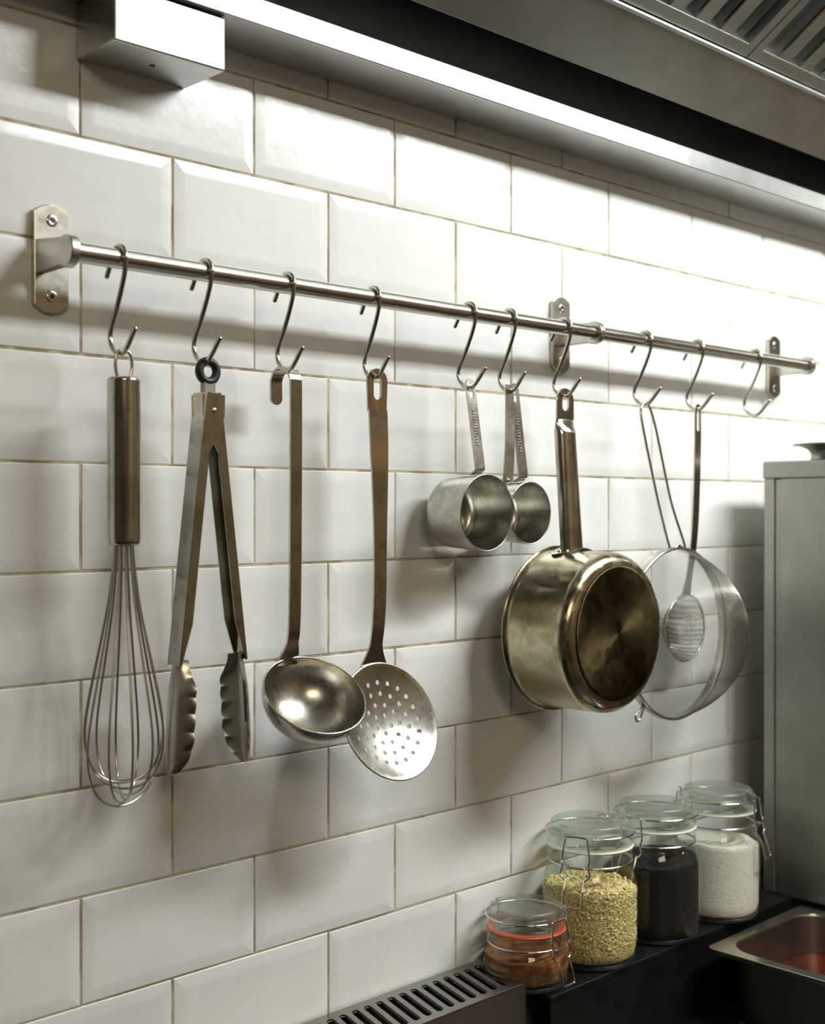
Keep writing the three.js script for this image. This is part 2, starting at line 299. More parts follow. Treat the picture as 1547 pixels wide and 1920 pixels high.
// ------------------------------------------------------------------ rail, brackets, hooks
const RY = -0.1240, RZ = 0.060, RR = 0.0093;
tag(part('hanging_rail', [cyl(RR, 1.286, 48).rotateZ(Math.PI / 2).translate(0.601, RY, RZ)], M.rail), 'long round steel utensil rail across the tiled wall', 'rail');
const bracketLabels = ['steel wall bracket holding the rail end beside the whisk', 'steel wall bracket on the rail behind the saucepan hook', 'steel wall bracket at the rail end beside the empty hook'];
function makeBracket(x, label, endSide) {
  const g = thing('rail_bracket', label, 'bracket', [x, RY, 0], 'brackets of the utensil rail');
  const s = new THREE.Shape(), w = 0.0165, t = 0.0425, k = 0.007;
  s.moveTo(-w, -t); s.quadraticCurveTo(0, -t - k * 2, w, -t); s.lineTo(w, t); s.quadraticCurveTo(0, t + k * 2, -w, t); s.closePath();
  part('plate', [new THREE.ExtrudeGeometry(s, { depth: 0.0050, bevelEnabled: true, bevelSize: 0.0008, bevelThickness: 0.0008, bevelSegments: 2, curveSegments: 20 }).translate(0, 0.0025, 0.0008)], M.steelSatin, g);
  const a = new THREE.Shape(); // in z, y
  a.moveTo(0.006, -0.0115); a.lineTo(0.006, 0.0175); a.lineTo(0.050, 0.0125); a.absarc(RZ, 0, 0.0135, 2.2, -2.2, true); a.lineTo(0.006, -0.0115);
  const h = new THREE.Path(); h.absarc(RZ, 0, RR + 0.0001, 0, Math.PI * 2, true); if (endSide === 0) a.holes.push(h);
  const geo = () => new THREE.ExtrudeGeometry(a, { depth: 0.0065, bevelEnabled: true, bevelSize: 0.0012, bevelThickness: 0.0012, bevelSegments: 3, curveSegments: 28 }).rotateY(-Math.PI / 2).translate(0.00325, 0, 0);
  const arm = geo();
  part('arm', [arm.translate(endSide === -1 ? -0.0118 : endSide === 1 ? 0.0045 : 0.002, 0, 0)], M.steelSatin, g);
  for (const y of [-0.0325, 0.0375]) {
    const sc = part('screw', [lathe([[0, 0.0012], [0.0022, 0.0012], [0.0024, 0.0018], [0.0048, 0.0018], [0.0058, 0.0008], [0.006, 0]], 28).rotateX(Math.PI / 2).translate(0, y, 0.0058)], M.rail, g);
    part('recess_shade_disc', [new THREE.CylinderGeometry(0.0021, 0.0021, 0.0004, 6).rotateX(Math.PI / 2).translate(0, y, 0.0072)], M.rubber, sc);  // black hex disc, the socket's shade put in as colour
  }
}
makeBracket(-0.0335, bracketLabels[0], -1); makeBracket(0.7005, bracketLabels[1], 0); makeBracket(1.241, bracketLabels[2], 1);

const HOOKX = [0.0049, 0.0982, 0.1986, 0.316, 0.4655, 0.5361, 0.6396, 0.8106, 0.9347, 1.0885];
const hookHolds = ['holding the balloon whisk', 'holding the tongs', 'holding the ladle', 'holding the perforated skimmer', 'holding the large measuring cup', 'holding two measuring cups', 'holding the saucepan', 'holding the large mesh strainer', 'holding the small strainer', 'hanging empty near the rail end'];
const hookBottomY = -0.2113, hookBottomZ = 0.0615;
{
  const pts = [[-0.0205, -0.0135], [-0.0165, -0.0068]];
  for (let a = 172; a >= -8; a -= 20) pts.push([0.0121 * Math.cos(a * Math.PI / 180), 0.0121 * Math.sin(a * Math.PI / 180) - 0.0004]);
  pts.push([0.0095, -0.0140], [0.0030, -0.0300], [-0.0060, -0.0480], [-0.0135, -0.0610], [-0.0160, -0.0700], [-0.0130, -0.0790], [-0.0060, -0.0855], [0.0015, -0.0872], [0.0085, -0.0850], [0.0150, -0.0790], [0.0210, -0.0720], [0.0260, -0.0665]);
  const geo = join([rod(pts.map(([z, y]) => V3(0, y, z)), 0.0024, { n: 150, seg: 12 })]);
  const r = rng(31);
  HOOKX.forEach((x, i) => {
    const m = new THREE.Mesh(geo, M.wire); m.name = numbered('s_hook'); m.position.set(x, RY, RZ); m.rotation.y = (r() - 0.5) * 0.14; m.rotation.z = (r() - 0.5) * 0.03; m.castShadow = m.receiveShadow = true; scene.add(m);
    tag(m, `steel S-hook on the rail ${hookHolds[i]}`, 'hook', 'S-hooks on the rail');
  });
}

// ------------------------------------------------------------------ whisk
{
  const g = thing('balloon_whisk', 'steel balloon whisk with a smooth tube handle', 'whisk', [0.0085, -0.2325, 0.0625]);
  part('hanging_loop', [rod([[-0.0055, -0.004, 0], [-0.0085, 0.010, 0], [-0.0068, 0.0215, 0], [0, 0.0255, 0], [0.0068, 0.0215, 0], [0.0085, 0.010, 0], [0.0055, -0.004, 0]], 0.0016, { n: 60 })], M.wire, g);
  part('handle', [lathe([[0, 0.0002], [0.0128, 0.0002], [0.0144, -0.0008], [0.0152, -0.0030], [0.0155, -0.05], [0.0155, -0.148], [0.0148, -0.1515], [0.0135, -0.1535], [0, -0.1535]], 48)], M.steel, g);
  const n = 6, top = -0.150;
  for (let k = 0; k < n; k++) {
    const a = (k + 0.35) / n * Math.PI, L = 0.2415 - [0, 0.003, 0.006, 0.010, 0.0155, 0.021][k], R = 0.0425 - k * 0.0013, pts = [];
    const half = [[0.0095, 0], [0.0110, -0.020], [0.0175, -0.065], [0.0285, -0.115], [0.0375, -0.155], [0.0418, -0.183], [0.0405, -0.205], [0.0325, -0.2255], [0.0185, -0.2372], [0, -0.2415]];
    for (const [x, y] of half) pts.push(V3(x * R / 0.0425, top + y * L / 0.2415, 0));
    for (const [x, y] of half.slice(0, -1).reverse()) pts.push(V3(-x * R / 0.0425, top + y * L / 0.2415, 0));
    pts.forEach(p => p.applyAxisAngle(V3(0, 1, 0), a));
    part('wire_loop', [rod(pts, 0.00115, { n: 110, seg: 7 })], M.wire, g);
  }
}

// ------------------------------------------------------------------ tongs
{
  const g = thing('kitchen_tongs', 'steel scalloped kitchen tongs with a black pull ring', 'tongs', [0.1005, -0.2582, 0.0625]);
  tag(part('pull_ring', [new THREE.TorusGeometry(0.0098, 0.0042, 16, 40).scale(1, 1, 1.1).translate(0, 0.0385, 0)], M.rubber, g), 'black plastic pull ring');
  part('neck', [rbox(-0.0085, 0.0085, 0.012, 0.030, -0.0012, 0.0012, 0.001), rbox(-0.0065, 0.0065, 0.0, 0.03, -0.0035, 0.0035, 0.001)], M.steelSatin, g);
  tag(part('rivet', [cyl(0.0032, 0.021, 20).rotateX(Math.PI / 2), new THREE.SphereGeometry(0.0032, 18, 10).scale(1, 1, 0.5).translate(0, 0, 0.0105)], M.chrome, g), 'bright pivot rivet');
  for (const s of [-1, 1]) {
    const arm = new THREE.Group(); arm.name = 'arm'; g.add(arm);
    const fz = s < 0 ? 0.0108 : 0.0095, L = 0.245, xo = -0.0105, t = 0.0011, bits = [];
    const fl = new THREE.Shape([[xo, 0.0165], [0.0105, 0.0165], [0.0125, -0.004], [0.0060, -0.026], [0.0015, -0.034], [-0.0010, -0.040], [-0.0012, -L + 0.040], [xo + 0.0015, -L], [xo, -L]].map(p => new THREE.Vector2(...p)));
    for (const z of [-1, 1]) bits.push(new THREE.ExtrudeGeometry(fl, { depth: t, bevelEnabled: true, bevelSize: 0.0003, bevelThickness: 0.0002, bevelSegments: 1 }).translate(0, 0, z > 0 ? fz - t : -fz));
    bits.push(rbox(xo - 0.0006, xo + 0.0008, -L, 0.0165, -fz, fz, 0.0006));
    const P = (u, v) => {
      const q = v * 2 - 1, w = 0.0090 + 0.0115 * sstep(0, 0.30, u), end = Math.sqrt(Math.max(0, 1 - Math.pow(Math.max(0, (u - 0.62) / 0.385), 2)));
      const sc = 1 + 0.10 * Math.abs(Math.sin(u * Math.PI * 6.5)) * sstep(0.08, 0.2, u) * sstep(0.55, 1, Math.abs(q));
      const hw = w * Math.max(0.16, end) * sc, c = lerp(0.0100, 0.0135, sstep(0, 0.25, u)) * Math.max(0.3, end);
      return V3(xo + c * Math.pow(Math.abs(q), 2.2) + 0.006 * u * u, -L + 0.006 - u * 0.108, q * hw);
    };
    const body = part('channel', [bits], M.steel, arm); const tip = part('scalloped_tip', [shell(P, 56, 24, 0.0011)], M.steelSatin, arm);
    part('pressed_rib', [rod([[xo + 0.0006, -L - 0.012, 0], [xo + 0.0016, -L - 0.035, 0], [xo + 0.0032, -L - 0.062, 0]], 0.0012, { n: 20, seg: 8 }).map(q => q)], M.steelSatin, arm);
    if (s > 0) arm.rotation.y = Math.PI;
    const w = new THREE.Group(); // opening angle about the rivet
    const ang = s < 0 ? -6.6 : 6.9; g.remove(arm); w.name = 'arm'; w.rotation.z = ang * Math.PI / 180; g.add(w);
    for (const ch of [...arm.children]) { ch.rotation.y = arm.rotation.y; w.add(ch); }
  }
}

// ------------------------------------------------------------------ ladle
{
  const g = thing('soup_ladle', 'deep steel soup ladle with a hooked flat handle', 'ladle', [0.2035, 0, 0]);
  const pts = [[0, -0.2375, 0.0355], [0, -0.2250, 0.0352]];
  for (let a = 165; a >= 15; a -= 25) pts.push([0, -0.2235 + 0.0160 * Math.sin(a * Math.PI / 180), 0.0515 + 0.0165 * Math.cos(a * Math.PI / 180)]);
  pts.push([0, -0.2260, 0.0682], [0, -0.27, 0.0684], [0, -0.34, 0.0680], [0, -0.42, 0.0672], [0, -0.472, 0.0655], [0, -0.492, 0.0618], [0, -0.504, 0.0570], [0, -0.5125, 0.0535]);
  const handle = part('handle', [strap(pts, u => 0.0145 + (u > 0.93 ? (u - 0.93) * 0.22 : 0) , 0.0026, 140), cyl(0.00725, 0.0026, 28).rotateX(Math.PI / 2).translate(0, -0.2375, 0.0355)], M.steel, g);
  const R = 0.0535, o = []; for (let a = 0; a <= 84; a += 6) o.push([R * 1.005 * Math.sin(a * Math.PI / 180), -0.046 * Math.cos(a * Math.PI / 180) + 0.0048 - 0.0048]);
  o[0][0] = 0; o.push([R, 0.0]);
  const b = part('bowl', [lathe(cupProfile(o, 0.0013), 96), new THREE.TorusGeometry(R - 0.0004, 0.0011, 8, 96).rotateX(Math.PI / 2)], M.steelSoft, g);
  b.quaternion.setFromUnitVectors(V3(0, 1, 0), V3(-0.13, 0.785, 0.605).normalize()); b.position.set(0.0005, -0.5385, 0.0985);
}

// ------------------------------------------------------------------ perforated skimmer
{
  const g = thing('perforated_skimmer', 'steel skimmer spoon with round perforated bowl and long flat handle', 'skimmer', [0.3185, 0, 0]);
  const pts = [[0, -0.245, 0.0655], [0, -0.29, 0.0678], [0, -0.3425, 0.0690], [0, -0.43, 0.0690], [0, -0.475, 0.0665], [0, -0.505, 0.0615], [0, -0.524, 0.0586], [0.0, -0.537, 0.0585]];
  const t = tab(0.029, 0.0262, -0.2005, -0.247, -0.2092, -0.2345, 0.0112, 0.0022); t.translate(0, 0, 0.0640); t.rotateX(0);
  part('handle', [t, strap(pts, u => u < 0.55 ? lerp(0.0264, 0.0178, sstep(0, 0.55, u)) : u < 0.86 ? lerp(0.0178, 0.0172, (u - 0.55) / 0.31) : lerp(0.0172, 0.050, sstep(0.86, 1.02, u)), 0.0024, 90)], M.steel, g);
  const R = 0.0640, D = 0.0150, prof = []; for (let i = 0; i <= 14; i++) { const q = i / 14; prof.push([R * q, D * (q * q) - D]); }
  const body = lathe(cupProfile(prof, 0.0013), 90); body.deleteAttribute('uv');
  const holes = [[0, 1, 0]].slice(1), cuts = [];
  [[0.0105, 5, 0.3], [0.0215, 10, 0.1], [0.0330, 15, 0.25], [0.0445, 20, 0.05]].forEach(([r, n, o]) => { for (let i = 0; i < n; i++) { const a = (i / n) * Math.PI * 2 + o; const c = new THREE.CylinderGeometry(0.00265, 0.00265, 0.03, 14); c.deleteAttribute('uv'); c.translate(r * Math.cos(a), -0.007, r * Math.sin(a)); cuts.push(c); } });
  const A = new Brush(body.toNonIndexed()), B = new Brush(mergeGeometries(cuts).toNonIndexed()); A.updateMatrixWorld(); B.updateMatrixWorld();
  const ev = new Evaluator(); ev.attributes = ['position', 'normal']; ev.useGroups = false;
  const cut = ev.evaluate(A, B, SUBTRACTION).geometry;
  const b = part('bowl', [cut.index ? cut.toNonIndexed() : cut, new THREE.TorusGeometry(R, 0.0011, 8, 96).rotateX(Math.PI / 2)], M.steelSoft, g);
  b.quaternion.setFromUnitVectors(V3(0, 1, 0), V3(-0.02, 0.381, 0.925).normalize()); b.position.set(0.001, -0.5800, 0.0850);
}

// ------------------------------------------------------------------ measuring cups
function stampMarks(count, len, seed) { const r = rng(seed), out = []; for (let i = 0; i < count; i++) { const y = -len / 2 + len * (i + 0.5) / count; out.push(rbox(-0.0018 - r() * 0.0012, 0.0018 + r() * 0.0012, y - 0.0007, y + 0.0007, 0, 0.0009, 0.0003, 1)); if (r() > 0.4) out.push(rbox(-0.0022, -0.0012, y - 0.0016, y + 0.0016, 0, 0.0009, 0.0003, 1)); if (r() > 0.5) out.push(rbox(0.0012, 0.0022, y - 0.0016, y + 0.0016, 0, 0.0009, 0.0003, 1)); } return out; }
function measuringCup(label, hook, c, R, depth, stampSeed) {
  const g = thing('measuring_cup', label, 'measuring cup', c, 'measuring cups on the rail');
  const rb = R * 0.93, k = R * 0.30, o = [[0, -depth], [rb - k, -depth]];
  for (let a = 15; a <= 90; a += 15) o.push([rb - k + k * Math.sin(a * Math.PI / 180), -depth + k - k * Math.cos(a * Math.PI / 180)]);
  o.push([lerp(rb, R, 0.5), -depth * 0.4], [R, -0.0005]);
  part('cup', [lathe(cupProfile(o, 0.0010), 96).rotateX(Math.PI / 2), new THREE.TorusGeometry(R - 0.0004, 0.0009, 8, 96)], M.cup, g);
  // handle: hangs from the hook and folds back over the top of the cup
  const T = V3(hook - c[0], -0.2050 - c[1], hookBottomZ + 0.001 - c[2]), Bm = V3(0, R + 0.0055, -0.0110);
  const dir = Bm.clone().sub(T), L = dir.length(), h = new THREE.Group();
  const tb = tab(0.0150, 0.0158, 0.004, -0.026, -0.0040, -0.0190, 0.0072, 0.0014);
  const len = L, st = strap([[0, -0.025, 0], [0, -len * 0.6, 0], [0, -len + 0.004, 0], [0, -len + 0.0005, -0.0006], [0, -len - 0.0018, -0.004], [0, -len - 0.0040, -0.010]], u => lerp(0.0158, 0.0168, u), 0.0015, 70);
  const marks = stampMarks(13, L * 0.42, stampSeed).map(q => q.translate(0, -L * 0.52, 0.0006));
  const hg = join([tb, st, marks]);
  const q = new THREE.Quaternion().setFromUnitVectors(V3(0, -1, 0), dir.clone().normalize()); hg.applyQuaternion(q); hg.translate(T.x, T.y, T.z);
  const weld = strap([[0, R + 0.0022, -0.0155], [0, R + 0.0014, -0.022], [0, R * 0.985 + 0.0014, -0.040]], 0.0166, 0.0012, 12);
  part('handle', [hg, weld], M.steelSatin, g);
  return g;
}
measuringCup('large scuffed steel measuring cup, the biggest of the measuring cups', HOOKX[4], [0.4705, -0.3570, 0.0855], 0.0445, 0.0660, 3);
measuringCup('medium steel measuring cup beside the biggest measuring cup', HOOKX[5] + 0.006, [0.5535, -0.3575, 0.0790], 0.0378, 0.0560, 8);
{
  const g = thing('measuring_cup', 'small measuring cup turned to the wall, its dark handle leaning behind the medium cup handle', 'measuring cup', [0.5172, -0.3262, 0.050], 'measuring cups on the rail');
  part('cup', [lathe(cupProfile([[0, 0.018], [0.006, 0.018], [0.0082, 0.0165], [0.0090, 0.013], [0.0093, -0.012]], 0.001), 60).rotateX(Math.PI / 2).rotateY(0)], M.cup, g);
  part('handle', [strap([[0.0160, 0.1230, 0.0135], [0.0150, 0.09, 0.0150], [0.0120, 0.05, 0.0178], [0.0085, 0.022, 0.0192], [0.0060, 0.0050, 0.0195]], u => lerp(0.0135, 0.0180, u), 0.0015, 40)], M.steelSatin, g);
  part('rivet', [new THREE.SphereGeometry(0.0022, 14, 8).translate(0.0065, 0.0080, 0.0203)], M.chrome, g);
}

// ------------------------------------------------------------------ saucepan
{
  const g = thing('saucepan', 'worn steel saucepan hanging upright with its burnt base outwards', 'saucepan', [0.640, -0.5035, 0.1466]);
  const R = 0.0985, o = [[0, 0.0005], [0.082, 0.0005], [0.0835, 0.0002]];
  for (let a = 0; a <= 90; a += 9) o.push([R - 0.0165 + 0.0165 * Math.sin(a * Math.PI / 180) - 0.0002, 0.0005 + 0.0165 - 0.0165 * Math.cos(a * Math.PI / 180) + 0.0005]);
  o.push([R + 0.0003, 0.04], [R + 0.0008, 0.088], [R + 0.0018, 0.0945], [R + 0.0048, 0.0968]);
  const prof = cupProfile(o.filter((p, i) => i !== 2), 0.0014);
  part('body', [lathe(prof, 128).rotateX(-Math.PI / 2), new THREE.TorusGeometry(R + 0.0046, 0.0016, 10, 128).translate(0, 0, -0.0972)], M.pan, g);
  tag(part('base', [lathe([...Array.from({ length: 40 }, (_, k) => [0.0815 * k / 40, 0.0010]), [0.0815, 0.0005], [0.0825, -0.001], [0, -0.001]], 160).rotateX(Math.PI / 2)], M.panBase, g), 'scorched dark brown pan base');
  {
    const bm = g.children[1].geometry, p = bm.attributes.position, uv = bm.attributes.uv, col = new Float32Array(p.count * 3);
    const at = (n, x, y) => n[(Math.floor(y / 0.2 * 512 + 2048) % 512) * 512 + Math.floor(x / 0.2 * 512 + 2048) % 512];
    for (let i = 0; i < p.count; i += 3) {
      const a = [0, 1, 2].map(k => Math.atan2(p.getY(i + k), p.getX(i + k))), m = Math.max(...a);
      for (let k = 0; k < 3; k++) {
        const x = p.getX(i + k), y = p.getY(i + k), rr = Math.hypot(x, y); let q = m - a[k] > 3 ? a[k] + 2 * Math.PI : a[k]; if (rr < 1e-6) q = m;
        uv.setXY(i + k, q * 0.14 * 3 / (2 * Math.PI), rr);
        const c = mixc(mixc([0.042, 0.029, 0.011], [0.098, 0.074, 0.032], sstep(0.38, 0.62, at(nA, x, y))), [0.022, 0.014, 0.006], sstep(0.56, 0.68, at(nB, x, y)) * 0.75); col.set(c, (i + k) * 3);
      }
    }
    bm.setAttribute('color', new THREE.BufferAttribute(col, 3));
  }
  // handle: flat slotted end, then a rounded hollow grip
  const tx = HOOKX[6] - 0.640, top = tab(0.0325, 0.0325, -0.2005, -0.2385, -0.2092, -0.2290, 0.0135, 0.0022).translate(tx, 0.5035, 0.0620 - 0.1466);
  const grip = shell((u, v) => {
    const q = (v - 0.5) * Math.PI, w = lerp(0.0163, 0.0180, u), y = lerp(-0.2375, -0.4040, u) + 0.5035, z = lerp(0.0615, 0.0745, u) - 0.1466, b = 0.0135 * sstep(0, 0.12, u) * lerp(1, 0.9, u);
    return V3(lerp(tx, 0, u) + w * Math.sin(q), y, z - 0.004 * sstep(0, 0.12, u) + b * Math.pow(Math.cos(q), 0.8));
  }, 40, 24, 0.0018);
  const fl = shell((u, v) => { const a = (u - 0.5) * 0.074, th = a / R; return V3((R + 0.0022) * Math.sin(th), (R + 0.0022) * Math.cos(th) + 0.0006 * Math.cos(u * 12.5), -0.072 + (v - 0.5) * 0.034 * Math.sqrt(Math.max(0.015, 1 - Math.pow(u * 2 - 1, 2)))); }, 30, 10, 0.0022);
  part('handle', [top, grip, fl], M.steel, g);
  for (const s of [-1, 1]) part('rivet', [new THREE.SphereGeometry(0.0026, 14, 8).scale(1, 0.5, 1).translate(s * 0.026, R + 0.0004, -0.072)], M.chrome, g);
}

// ------------------------------------------------------------------ strainers
function wireMesh(R, prof, pitch, r, seg) {
  const pos = [], idx = [];
  const n = Math.floor(R / pitch);
  for (const dir of [0, 1]) for (let i = -n; i <= n; i++) {
    const c = i * pitch, h = Math.sqrt(Math.max(0, R * R - c * c)); if (h < pitch) continue;
    const m = Math.max(6, Math.ceil(seg * h / R)); const base = pos.length / 3;
    for (let k = 0; k <= m; k++) {
      const t = Math.sin((k / m - 0.5) * Math.PI) * h, [x, y] = dir ? [t, c] : [c, t], z = prof(Math.hypot(x, y)), wv = (k % 2 ? 1 : -1) * 0;
      for (let s = 0; s < 3; s++) { const a = s * 2.0944, u = r * Math.cos(a), v = r * Math.sin(a); pos.push(x + (dir ? 0 : u), y + (dir ? u : 0), z + v + wv + (dir ? r : -r) * 0.7); }
      if (k) for (let s = 0; s < 3; s++) { const a = base + (k - 1) * 3 + s, b = base + (k - 1) * 3 + (s + 1) % 3; idx.push(a, b, a + 3, b, b + 3, a + 3); }
    }
  }
  const g = new THREE.BufferGeometry(); g.setAttribute('position', new THREE.Float32BufferAttribute(pos, 3)); g.setIndex(idx); g.computeVertexNormals(); return g;
}
{
  const c = [0.860, -0.5235, 0.077], R = 0.1165;
  const g = thing('mesh_strainer', 'large fine mesh strainer hung by a wire loop, bowl facing outwards', 'strainer', c);
  const rp = [[R - 0.0014, -0.006], [R + 0.0014, -0.0062], [R + 0.0026, -0.004], [R + 0.0026, 0.0045], [R + 0.0012, 0.0068], [R - 0.0014, 0.0062], [R - 0.0014, -0.006]];
  part('rim', [lathe(rp, 128).rotateX(Math.PI / 2)], M.steel, g);
  const prof = r => 0.094 * Math.pow(Math.max(0, 1 - Math.pow(r / R, 2.3)), 0.75);
  const mm = part('wire_mesh', [wireMesh(R, prof, 0.0017, 0.00030, 44)], M.mesh, g); mm.userData.kind = 'stuff'; mm.userData.label = 'fine woven steel mesh bowl';
  const hx = HOOKX[7] - c[0], hy = hookBottomY + 0.0041 - c[1];
  part('wire_handle', [rod([[0.018, R + 0.001, 0.003], [-0.006, R + 0.065, -0.004], [hx + 0.021, hy - 0.040, -0.012], [hx + 0.0120, hy - 0.012, -0.0148], [hx, hy, -0.0150], [hx - 0.0110, hy - 0.012, -0.0148], [hx - 0.0085, hy - 0.040, -0.012], [-0.036, R + 0.065, -0.004], [-0.018, R + 0.001, 0.003], [0, R + 0.0045, 0.004]], 0.0019, { n: 160, seg: 8, closed: true, tension: 0.35 })], M.wire, g);
  const a = -Math.PI * 0.715, q = t => V3(R * Math.cos(a + t), R * Math.sin(a + t), 0), o = V3(Math.cos(a), Math.sin(a), 0);
  part('rest_lug', [rod([q(-0.02), q(-0.03).addScaledVector(o, 0.010), q(-0.06).addScaledVector(o, 0.022), q(0.0).addScaledVector(o, 0.026), q(0.03).addScaledVector(o, 0.020), q(0.02).addScaledVector(o, 0.008), q(0.02)], 0.0017, { n: 50, seg: 8 })], M.chrome, g);
}
{
  const c = [0.9380, -0.5240, 0.0400], R = 0.0475;
  const g = thing('mesh_strainer', 'small round strainer with a flat strap handle hanging behind the large mesh strainer', 'strainer', c);
  part('rim', [new THREE.TorusGeometry(R, 0.0019, 10, 72)], M.steel, g);
  const prof = r => -0.030 * (1 - Math.pow(r / R, 2));
  const mm = part('wire_mesh', [wireMesh(R, prof, 0.0026, 0.00070, 28)], M.mesh, g); mm.userData.kind = 'stuff'; mm.userData.label = 'coarse woven steel mesh bowl';
  const tx = HOOKX[8] - c[0];
  part('handle', [tab(0.0135, 0.0150, -0.2035 - c[1], -0.250 - c[1], -0.2092 - c[1], -0.2420 - c[1], 0.0068, 0.0018).translate(tx, 0, 0.0625 - c[2]),
    strap([[tx, -0.249 - c[1], 0.0225], [tx, -0.33 - c[1], 0.0205], [tx * 0.6, -0.40 - c[1], 0.0150], [0, R + 0.012, 0.0030], [0, R - 0.001, 0]], u => u < 0.9 ? 0.0150 : lerp(0.0150, 0.022, (u - 0.9) * 10), 0.0020, 60)], M.steel, g);
}

// ------------------------------------------------------------------ ledge, worktop, vent
const LEDGE = -0.930;
{
  const l = thing('steel_ledge', 'dark steel ledge along the wall carrying the glass jars', 'ledge', [0.9, -1.036, 0]);
  part('ledge_top', [rbox(-0.352, 1.6, 0.0985, 0.106, 0.0004, 0.1165, 0.0012)], M.ledge, l);
  part('ledge_front', [rbox(-0.352, 1.6, 0.0, 0.1035, 0.112, 0.1160, 0.0008)], M.ledge, l);
  const w = thing('worktop', 'dark steel worktop below the ledge', 'worktop', [0.9, FLOOR, 0]);
  part('top_sheet', [rbox(-2.4, 1.6, 0.754, 0.794, 0.0004, 0.78, 0.003)], M.ledge, w);
  part('cupboard', [rbox(-2.4, 1.6, 0.0, 0.754, 0.004, 0.72, 0.003)], M.ledge, w);
}
{
  const v = thing('slotted_vent', 'grey steel vent box with a row of rounded slots against the tiles', 'vent', [0, -0.913, 0]);
  const z0 = 0.0045, z1 = 0.0945, sk = -0.285, xe = 0.5555, sx = (x, z) => x + sk * z;   // the end is cut on the slant
  const s = new THREE.Shape([[-0.8, z0], [sx(xe, z0), z0], [sx(xe, z1), z1], [-0.8, z1]].map(p => new THREE.Vector2(p[0], -p[1])));
  for (let i = 0; i < 30; i++) {
    const x = 0.5290 - i * 0.0180, w = 0.0052, a = 0.0215, b = 0.0805, h = new THREE.Path(), n = 8, pts = [];
    for (let k = 0; k <= n; k++) { const t = Math.PI * k / n; pts.push([x - w * Math.cos(t), a - w * 0.9 * Math.sin(t)]); }
    for (let k = 0; k <= n; k++) { const t = Math.PI * k / n; pts.push([x + w * Math.cos(t), b + w * 0.9 * Math.sin(t)]); }
    h.setFromPoints(pts.map(p => new THREE.Vector2(sx(p[0], p[1]), -p[1]))); s.holes.push(h);
  }
  part('slotted_top', [new THREE.ExtrudeGeometry(s, { depth: 0.0016, bevelEnabled: true, bevelSize: 0.0005, bevelThickness: 0.0005, bevelSegments: 2 }).rotateX(-Math.PI / 2).translate(0, -0.0021, 0)], M.vent, v);
  part('front_face', [rbox(-0.8, sx(xe, z1), -0.121, -0.001, z1 - 0.0015, z1 + 0.0005, 0.0006)], M.vent, v);
  part('end_face', [shell((a, b) => V3(sx(xe, lerp(z0, z1, a)) - 0.001, lerp(-0.121, -0.001, b), lerp(z0, z1, a)), 1, 1, 0.0016)], M.vent, v);
  part('back_face', [rbox(-0.8, sx(xe, z0), -0.121, -0.002, z0, z0 + 0.0012, 0.0005)], M.vent, v);
}

